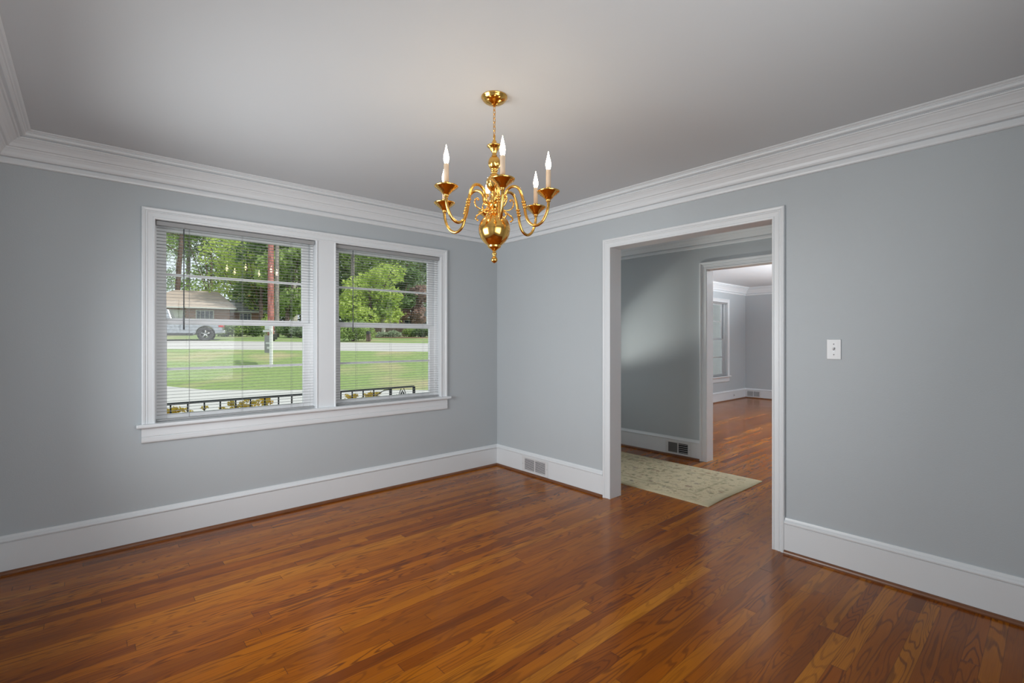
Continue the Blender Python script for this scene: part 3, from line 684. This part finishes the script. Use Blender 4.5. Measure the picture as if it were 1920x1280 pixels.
tree(712, 52, 14, 5.2, 'leaf_mid', 'high mid green tree behind the lime green tree', 31, n=6500)
tree(762, 48, 13, 5, 'leaf_mid', 'green tree above the neighbour house in the right window', 32, n=6500)
tree(812, 46, 12, 5, 'leaf_grey', 'pale green tree at the right edge of the right window', 33, n=5000)
tree(745, 40, 5.6, 2.0, 'leaf_dark', 'dark green small tree right of the lime green tree', 34, n=4200)
tree(535, 56, 7, 4.0, 'leaf_mid', 'low spreading tree far behind the pale barked tree', 71, n=3200, low=.03)
tree(585, 56, 7, 4.0, 'leaf_dark', 'low dark tree far behind at the right end of the left window', 72, n=2600, low=.03)
tree(668, 48, 6.5, 3.6, 'leaf_dark', 'low dark tree behind the left side of the lime green tree', 73, n=3600, low=.03)
tree(733, 54, 8, 4.0, 'leaf_mid', 'low green tree behind the right side of the lime green tree', 74, n=3400, low=.03)
tree(798, 56, 9, 4.0, 'leaf_dark', 'low dark tree behind the neighbour house roof', 75, n=3400, low=.03)
tree(771, 42, 4.6, 1.5, 'leaf_pink', 'dusty pink blossoming tree in front of the neighbour house', 35, n=2600)
tree(330, 74, 15, 5, 'leaf_grey', 'thin grey green tree in the upper left of the left window', 36, n=2600)
tree(1345, 22, 7, 3.2, 'leaf_mid', 'green tree seen through the narrow far room window', 37, n=3500)

def shrub(px_, d, w_, h, mat, label, seed, n=1800, size=.07, dep=None, group='shrubs across the street', name='shrub'):
    bl = scatter_blobs(9, 0, 0, h*.5, w_*.36, (dep or w_)*.3, h*.2, min(w_, h)*.38, seed); bl.append(((0, 0, h*.45), (w_*.48, (dep or w_)*.4, h*.45)))
    tr = [([(0, 0, -.05), (sx*w_*.15, 0, h*.3), (sx*w_*.3, 0, h*.7)], .03, .01) for sx in (-1, 0, 1)]
    return plant(name, px_, d, mat, bl, n, size, seed, label, 'shrub', group, tr, 'bark_dark')
shrub(426, 30.5, 1.25, 1.0, 'leaf_dark', 'hedge shrub beside the tail of the silver truck', 41)
shrub(450, 30.8, 1.1, .95, 'leaf_mid', 'hedge shrub, second from the silver truck', 42)
shrub(475, 31, 1.2, .95, 'leaf_dark', 'dark hedge shrub just left of the white sign post', 43)
shrub(541, 30.5, 1.2, 1.0, 'leaf_dark', 'dark hedge shrub right of the pine trunk', 44)
shrub(564, 30, 1.1, 1.0, 'leaf_grey', 'pale hedge shrub at the right edge of the left window', 45)
shrub(662, 26.8, 1.75, 1.25, 'leaf_mid', 'big rounded green shrub at the street in the right window', 46, n=3200)
shrub(367, 40, 1.6, 1.25, 'leaf_lime', 'bright green mounded shrub under the window of the brick house', 47)
shrub(417, 40, 1.7, 1.1, 'leaf_lime', 'low bright green shrub by the brick corner of the house', 48)
shrub(500, 40, 1.0, 1.9, 'leaf_lime', 'upright bright shrub at the end of the grey roofed wing', 49)
shrub(713, 32, .7, .45, 'leaf_grey', 'small pale plant at the foot of the slim trunk', 50, n=600)
shrub(737, 32, 1.0, .5, 'leaf_grey', 'low grey green plant in the mulch bed', 51, n=700)
shrub(791, 33, 1.2, .9, 'leaf_dark', 'dark shrub before the brick neighbour house', 52)
shrub(768, 33.5, 1.1, .8, 'leaf_mid', 'green shrub before the brick neighbour house, left of the dark one', 53)
tree(717, 32.5, 3.2, .8, 'leaf_mid', 'slim small tree with pinkish trunk in the mulch bed', 54, n=900, size=.1, bmat='bark_pale', low=.45)

# mulch bed
mb = MB(); q0 = []
for k in range(28):
    a = 2*PI*k/28; aa = -8.0+2.4*math.cos(a); dd = 32.6+1.4*math.sin(a); q = Vector((CX, CY, 0))+RV*aa+FV*dd; q0.append((q.x, q.y, gz(dd, aa)+.05))
mb.add([(v[0], v[1], v[2]-.3) for v in q0]+q0, [tuple(range(28, 56))]+[(i, (i+1) % 28, (i+1) % 28+28, i+28) for i in range(28)]); mb.build('ground_mulch', 'mulch', kind='structure')

# brick ranch house across the street
def wpart(root, name, boxes, mat, parent=None, bevel=0):
    mb = MB()
    for b in boxes: mb.box(b[:3], b[3:])
    return mb.build(name, mat, parent or root, bevel=bevel)
def hip(x0, x1, y0, y1, ze, zr, inset, over=.5, th=.12, ir=None):
    x0 -= over; x1 += over; y0 -= over; y1 += over; ym = (y0+y1)/2; mb = MB()
    v = [(x0, y0, ze), (x1, y0, ze), (x1, y1, ze), (x0, y1, ze), (x0+inset, ym, zr), (x1-(ir or inset), ym, zr)]
    v2 = [(a, b, c-th) for a, b, c in v[:4]]
    mb.add(v+v2, [(0, 1, 5, 4), (1, 2, 5), (2, 3, 4, 5), (3, 0, 4), (0, 6, 7, 1), (1, 7, 8, 2), (2, 8, 9, 3), (3, 9, 6, 0), (6, 9, 8, 7)]); return mb
def hwin(root, x0, x1, z0, z1, y, nx=3, nz=2, fw=.07):
    mb = MB(); mb.box((x0, y-.06, z0), (x0+fw, y, z1)); mb.box((x1-fw, y-.06, z0), (x1, y, z1)); mb.box((x0, y-.06, z0), (x1, y, z0+fw)); mb.box((x0, y-.06, z1-fw), (x1, y, z1))
    for i in range(1, nx): a = x0+(x1-x0)*i/nx; mb.box((a-.02, y-.05, z0), (a+.02, y, z1))
    for i in range(1, nz): b = z0+(z1-z0)*i/nz; mb.box((x0, y-.05, b-.02), (x1, y, b+.02))
    f = mb.build('window', 'white_ext', root); wpart(root, 'pane', [(x0+.02, y-.03, z0+.02, x1-.02, y-.01, z1-.02)], 'house_glass', f)
def hx(px_, d): return (px_-960)/FOC*d
def hx(px_, d0, p0):            # metres along a facade (foot of it seen in column p0 at depth d0) for image column px_
    k = (px_-960)/FOC; a0 = (p0-960)/FOC*d0; return (k*d0-a0)/(math.cos(SA)-k*math.sin(SA))
dH, pH = 44.0, 345; foot = EX(pH, dH, 1.55)
hroot = empty('brick_house', foot, RZ+SA, label='low brick house with tan hipped roof and grey wing in the left window', cat='house')
def hz(py_, s_=0, d=None):      # height above the house's foot for image row py_ at s_ metres along the facade
    return CZ+(636-py_)/FOC*((d or dH)+s_*math.sin(SA))-1.55
zE = hz(577.5); xa, xb = hx(250, dH, pH), hx(444, dH, pH)-.6
wpart(hroot, 'wall', [(xa, 0, -.6, xb, 9, zE-.02)], 'brick')
hip(xa, xb, 0, 9, zE+.12, hz(547, 4)+.35, 3.0, .6, ir=1.9).build('roof', 'roof_tan', hroot)
wpart(hroot, 'gutter', [(xa-.6, -.70, zE-.02, xb+.6, -.60, zE+.10)], 'white_ext')
xc, xd = xb, hx(505, dH+1.0, pH)-.8; zE2 = zE-.18
wpart(hroot, 'wing', [(xc, 1.2, -.6, xd, 8.4, zE2-.02)], 'brick')
hip(xc-3.0, xd, 1.2, 8.4, zE2+.10, zE2+1.35, 4.0, .5).build('wing_roof', 'roof_grey', hroot, label='grey shingled roof of the wing')
wpart(hroot, 'wing_gutter', [(xc, .60, zE2-.03, xd+.5, .70, zE2+.07)], 'white_ext')
hwin(hroot, hx(367, dH, pH), hx(401, dH, pH), zE-1.75, zE-.12, -.01, 4, 2)
hwin(hroot, hx(446, dH+1, pH), hx(468, dH+1, pH), zE2-1.5, zE2-.10, 1.19, 3, 2)
wpart(hroot, 'garage_door', [(hx(290, dH, pH), -.06, -.6, hx(347, dH, pH), 0, zE-.16)], 'white_ext')
# neighbour house, right window
dN, pN = 46.0, 755; nroot = empty('neighbour_house', EX(pN, dN, 1.35), RZ+SA*.6, label='brick house with white window frames at the right of the right window', cat='house')
zN = CZ+(636-595)/FOC*dN-1.35
wpart(nroot, 'wall', [(0, 0, -.5, 9, 7, zN)], 'brick')
hip(0, 9, 0, 7, zN+.02, zN+1.3, 3, .5).build('roof', 'roof_grey', nroot)
wpart(nroot, 'gutter', [(-.5, -.62, zN-.08, 9.5, -.5, zN+.03)], 'white_ext')
hwin(nroot, .1, 1.1, zN-1.0, zN-.2, -.01, 2, 2); hwin(nroot, 1.5, 2.6, zN-1.0, zN-.2, -.01, 3, 2)
# dark board fence in the right window
froot = empty('board_fence', GP(722, 38), RZ, label='dark brown board fence behind the slim small tree', cat='fence')
mb = MB(); n = 24
for i in range(n): a = -1.7+3.3*i/n; mb.box((a, 0, -.1), (a+3.3/n-.01, .03, 1.05+.02*(i % 3)))
mb.build('boards', 'bark_dark', froot); wpart(froot, 'rail', [(-1.7, .03, .3, 1.6, .08, .38), (-1.7, .03, .8, 1.6, .08, .88)], 'bark_dark')
# mailboxes
mroot = empty('brick_mailbox', GP(691, 26.6), RZ, label='dark brick mailbox pillar beside the big rounded shrub', cat='mailbox')
wpart(mroot, 'pillar', [(-.10, -.12, -.1, .10, .12, .42)], 'bark_dark', bevel=.02); MB().prism([(-.07, .42), (.07, .42), (.07, .52), (.04, .58), (-.04, .58), (-.07, .52)], -.18, .18).build('box', 'blackp', mroot)
m2 = empty('mailbox', GP(513.5, 26.2), RZ, label='dark mailbox on a post at the foot of the reddish pine', cat='mailbox')
wpart(m2, 'post', [(-.04, -.04, -.1, .04, .04, .10)], 'blackp'); MB().prism([(-.09, .08), (.09, .08), (.09, .30), (.05, .37), (-.05, .37), (-.09, .30)], -.2, .2).build('box', 'blackp', m2)
MB().prism([(-.092, .08), (.092, .08), (.092, .30), (.05, .372), (-.05, .372), (-.092, .30)], -.215, -.2).build('door', 'blackp', m2)

# yard sign
sroot = empty('yard_sign', GP(508.5, 16.7), RZ, label='white yard sign post with a hanging grey panel on the lawn', cat='sign')
wpart(sroot, 'post', [(-.043, -.043, -.15, .043, .043, 1.52)], 'signw', bevel=.005)
MB().prism([(-.05, 1.52), (.05, 1.52), (0, 1.58)], -.05, .05).build('cap', 'signw', sroot)
def turned_box(mb, ang): return turned(mb, ang)
AN = R(131)
turned_box(MB().box((-.12, -.035, 1.22), (.95, .035, 1.30)), AN).build('arm', 'signw', sroot)
turned_box(MB().box((.08, -.008, .48), (.84, .008, 1.10)), AN).build('panel', 'signg', sroot, label='grey hanging panel')
turned_box(MB().box((.10, -.011, .62), (.50, .011, .70)).box((.10, -.011, .80), (.66, .011, .86)), AN).build('lettering_bar', 'signw', sroot)
turned_box(MB().box((.12, -.008, 1.32), (.80, .008, 1.48)), AN).build('rider', 'signw', sroot)
for q in (.16, .78): turned_box(MB().tube([(q, 0, 1.10), (q, 0, 1.22)], .006, 5), AN).build('hanger', 'screw', sroot)

# silver pickup truck, nose to the left
troot = empty('pickup_truck', GP(385, 25.6, -.03), RZ+R(29), label='silver pickup truck parked at the far kerb seen in the left window', cat='truck')
# local x: rear axle at 0, nose towards -x
WR = .385
def arch(cx_, r=.43, n=10): return [(cx_+r*math.cos(PI*k/n), WR+r*math.sin(PI*k/n)) for k in range(n+1)]
side = [(.78, .52), (.80, .95), (.78, 1.17), (-1.45, 1.17), (-1.5, 1.15), (-3.05, 1.13), (-3.35, 1.08), (-4.3, 1.0), (-4.42, .9), (-4.45, .5)]
side += [(-4.35, .36)] + [(x_, z_) for x_, z_ in reversed(arch(-3.35))] + [(-2.85, .34), (-.52, .34)] + [(x_, z_) for x_, z_ in reversed(arch(0))] + [(.5, .40), (.76, .42)]
body = MB().prism(side, 0, 1.82).build('body', 'car', troot, bevel=.05)
cab = MB(); lo = [(-1.48, 1.15), (-3.15, 1.12)]
zr = 1.68
v = [(-1.45, .04, 1.13), (-3.25, .04, 1.10), (-3.25, 1.78, 1.10), (-1.45, 1.78, 1.13), (-1.62, .20, zr), (-2.65, .20, zr), (-2.65, 1.62, zr), (-1.62, 1.62, zr)]
cab.add(v, [(0, 1, 2, 3), (4, 7, 6, 5), (0, 4, 5, 1), (1, 5, 6, 2), (2, 6, 7, 3), (3, 7, 4, 0)]); cab.build('cab', 'car', troot, bevel=.05)
def glassq(pts, name): 
    MB().add([Vector(q) for q in pts]+[Vector(q)+Vector((0, .012, 0)) for q in pts], [(0, 1, 2, 3), (7, 6, 5, 4), (0, 4, 5, 1), (1, 5, 6, 2), (2, 6, 7, 3), (3, 7, 4, 0)]).build(name, 'house_glass', troot)
glassq([(-1.66, .075, 1.20), (-2.16, .075, 1.20), (-2.16, .178, 1.60), (-1.74, .178, 1.60)], 'window')
glassq([(-2.24, .075, 1.20), (-2.98, .075, 1.18), (-2.62, .178, 1.60), (-2.24, .178, 1.60)], 'window')
wpart(troot, 'bed_liner', [(.70, .10, 1.16, -1.40, 1.72, 1.175)], 'blackp')
wpart(troot, 'bumper', [(.74, .05, .42, .90, 1.77, .60)], 'alloy', bevel=.03)
wpart(troot, 'sill', [(-.55, -.01, .30, -2.85, .05, .42)], 'blackp')
for y_ in (-.006, 1.76): wpart(troot, 'tail_lamp', [(.60, y_-.01, .76, .815, y_+.07, 1.06)], 'red', bevel=.01)
for x_ in (-1.95, -2.75): wpart(troot, 'door_handle', [(x_, -.03, .98, x_+.18, .0, 1.01)], 'alloy')
for x_ in (0, -3.35):
    for y_ in (.10, 1.72):
        mb = MB(); prof = [(.20, -.11), (.35, -.12), (.385, -.08), (.385, .08), (.35, .12), (.20, .11)]
        vs = []; n = 28
        for r_, t_ in prof:
            for k in range(n): a = 2*PI*k/n; vs.append((x_+r_*math.cos(a), y_+t_, WR+r_*math.sin(a)))
        mb.add(vs, [(i*n+k, i*n+(k+1) % n, ((i+1) % 6)*n+(k+1) % n, ((i+1) % 6)*n+k) for i in range(6) for k in range(n)], True)
        wh = mb.build('wheel', 'tyre', troot)
        rm = MB(); sgn = -1 if y_ < 1 else 1
        rm.tube([(x_+.215*math.cos(2*PI*k/24), y_+sgn*.09, WR+.215*math.sin(2*PI*k/24)) for k in range(24)], .022, 6, closed=True)
        for k in range(5): a = 2*PI*k/5+.3; rm.tube([(x_, y_+sgn*.085, WR), (x_+.21*math.cos(a), y_+sgn*.09, WR+.21*math.sin(a))], [.045, .032], 6)
        rm.build('rim', 'alloy', wh)
        wpart(troot, 'brake_disc', [(x_-.1, y_-.02, WR-.1, x_+.1, y_+.02, WR+.1)], 'blackp', wh)

# iron railing of the front stoop
ry = 2.0; rr = empty('porch_railing', (-2.6, ry, -.2), label='low black iron railing with scroll end just outside the windows', cat='railing')
zt = .665+.2; x0r, x1r = -1.2, 2.77
def local(mb): return mb
MB().box((x0r, -.022, zt-.022), (x1r, .022, zt)).build('top_rail', 'iron', rr, bevel=.004)
MB().box((x0r, -.012, .12), (x1r, .012, .135)).build('bottom_rail', 'iron', rr)
xx_ = x0r+.07; k = 0
while xx_ < 2.30:
    MB().box((xx_-.0065, -.0065, .13), (xx_+.0065, .0065, zt-.02)).build('baluster', 'iron', rr); xx_ += .144; k += 1
for q in (x0r, 2.42, x1r): MB().box((q-.014, -.014, -.02), (q+.014, .014, zt-.015)).build('post', 'iron', rr)
sc = MB()
for s in (1, -1):
    pts = [(2.595+s*(.02+.075*math.sin(t*PI)), 0, zt-.03-.55*t) for t in [i/16 for i in range(17)]]; sc.tube(pts, .006, 6)
    pts = [(2.595+s*(.085*math.cos(t*4.2)*(1-t*.5)), 0, zt-.10-.085*math.sin(t*4.2)*(1-t*.5)-.06*t) for t in [i/20 for i in range(21)]]; sc.tube(pts, .005, 6)
sc.tube([(2.17, 0, zt-.16), (2.24, 0, zt-.08), (2.33, 0, zt-.035), (2.42, 0, zt-.03)], .006, 6)
for s in (1, -1): sc.add([(2.595, -.002, zt-.05), (2.595+s*.04, -.002, zt-.11), (2.595+s*.05, -.002, zt-.17), (2.595+s*.008, -.002, zt-.12), (2.595, .002, zt-.05), (2.595+s*.04, .002, zt-.11), (2.595+s*.05, .002, zt-.17), (2.595+s*.008, .002, zt-.12)], [(0, 1, 2, 3), (4, 5, 6, 7), (0, 1, 5, 4), (1, 2, 6, 5), (2, 3, 7, 6), (3, 0, 4, 7)])
sc.build('scroll', 'iron', rr)

# yellow flowering plants beyond the railing
def flower(x_, y_, top, w_, label, seed, n=240):
    root = empty('flowering_plant', (x_, y_, -.21), label=label, cat='plant', group='yellow flowering plants behind the railing')
    h = top+.21
    me = leaves([((0, 0, h*.35), (w_*.5, w_*.4, h*.3)), ((0, 0, h*.6), (w_*.5, w_*.4, h*.25))], n*2, .028, seed); me.materials.append(M['leaf_grey']); f = bpy.data.objects.new('foliage', me); C.objects.link(f); f.parent = root
    rnd = random.Random(seed); cs = [((rnd.uniform(-.5, .5)*w_, rnd.uniform(-.3, .3)*w_, h-rnd.uniform(0, .16)), (.035, .035, .02)) for _ in range(34)]
    me = leaves(cs, n*5, .016, seed+1); me.materials.append(M['leaf_yellow']); f = bpy.data.objects.new('blossoms', me); C.objects.link(f); f.parent = root
    mb = MB()
    for c, r in cs[:14]: mb.tube([(c[0]*.3, c[1]*.3, 0), (c[0]*.7, c[1]*.7, h*.5), c], .003, 4)
    mb.build('stem', 'leaf_dark', root)
for i, (px_, top, w_, lb) in enumerate([(318, .56, .16, 'yellow green flowering plant at the left end of the railing view'), (352, .56, .36, 'orange yellow flowering plant between the left railing bars'),
        (435, .53, .22, 'small low yellow plant near the middle of the left railing view'), (475, .60, .55, 'wide yellow flowering plant right of middle behind the left railing'),
        (672, .55, .32, 'orange flowering plant behind the railing in the right window'), (698, .56, .2, 'yellow flowering plant behind the railing, right of the orange one')]):
    k_ = (px_-960)/FOC; dx_, dy_ = FV.x+RV.x*k_, FV.y+RV.y*k_; t_ = (2.35-CY)/dy_
    flower(CX+dx_*t_, 2.35, top, w_, lb, 60+i*3)

# white siding of the porch wing seen through the far room's window
wall('wall_outside_living', 'x', 8.9, .2, LY+.3, 6.0, z0=-.3, z1=3.0, mat='siding')
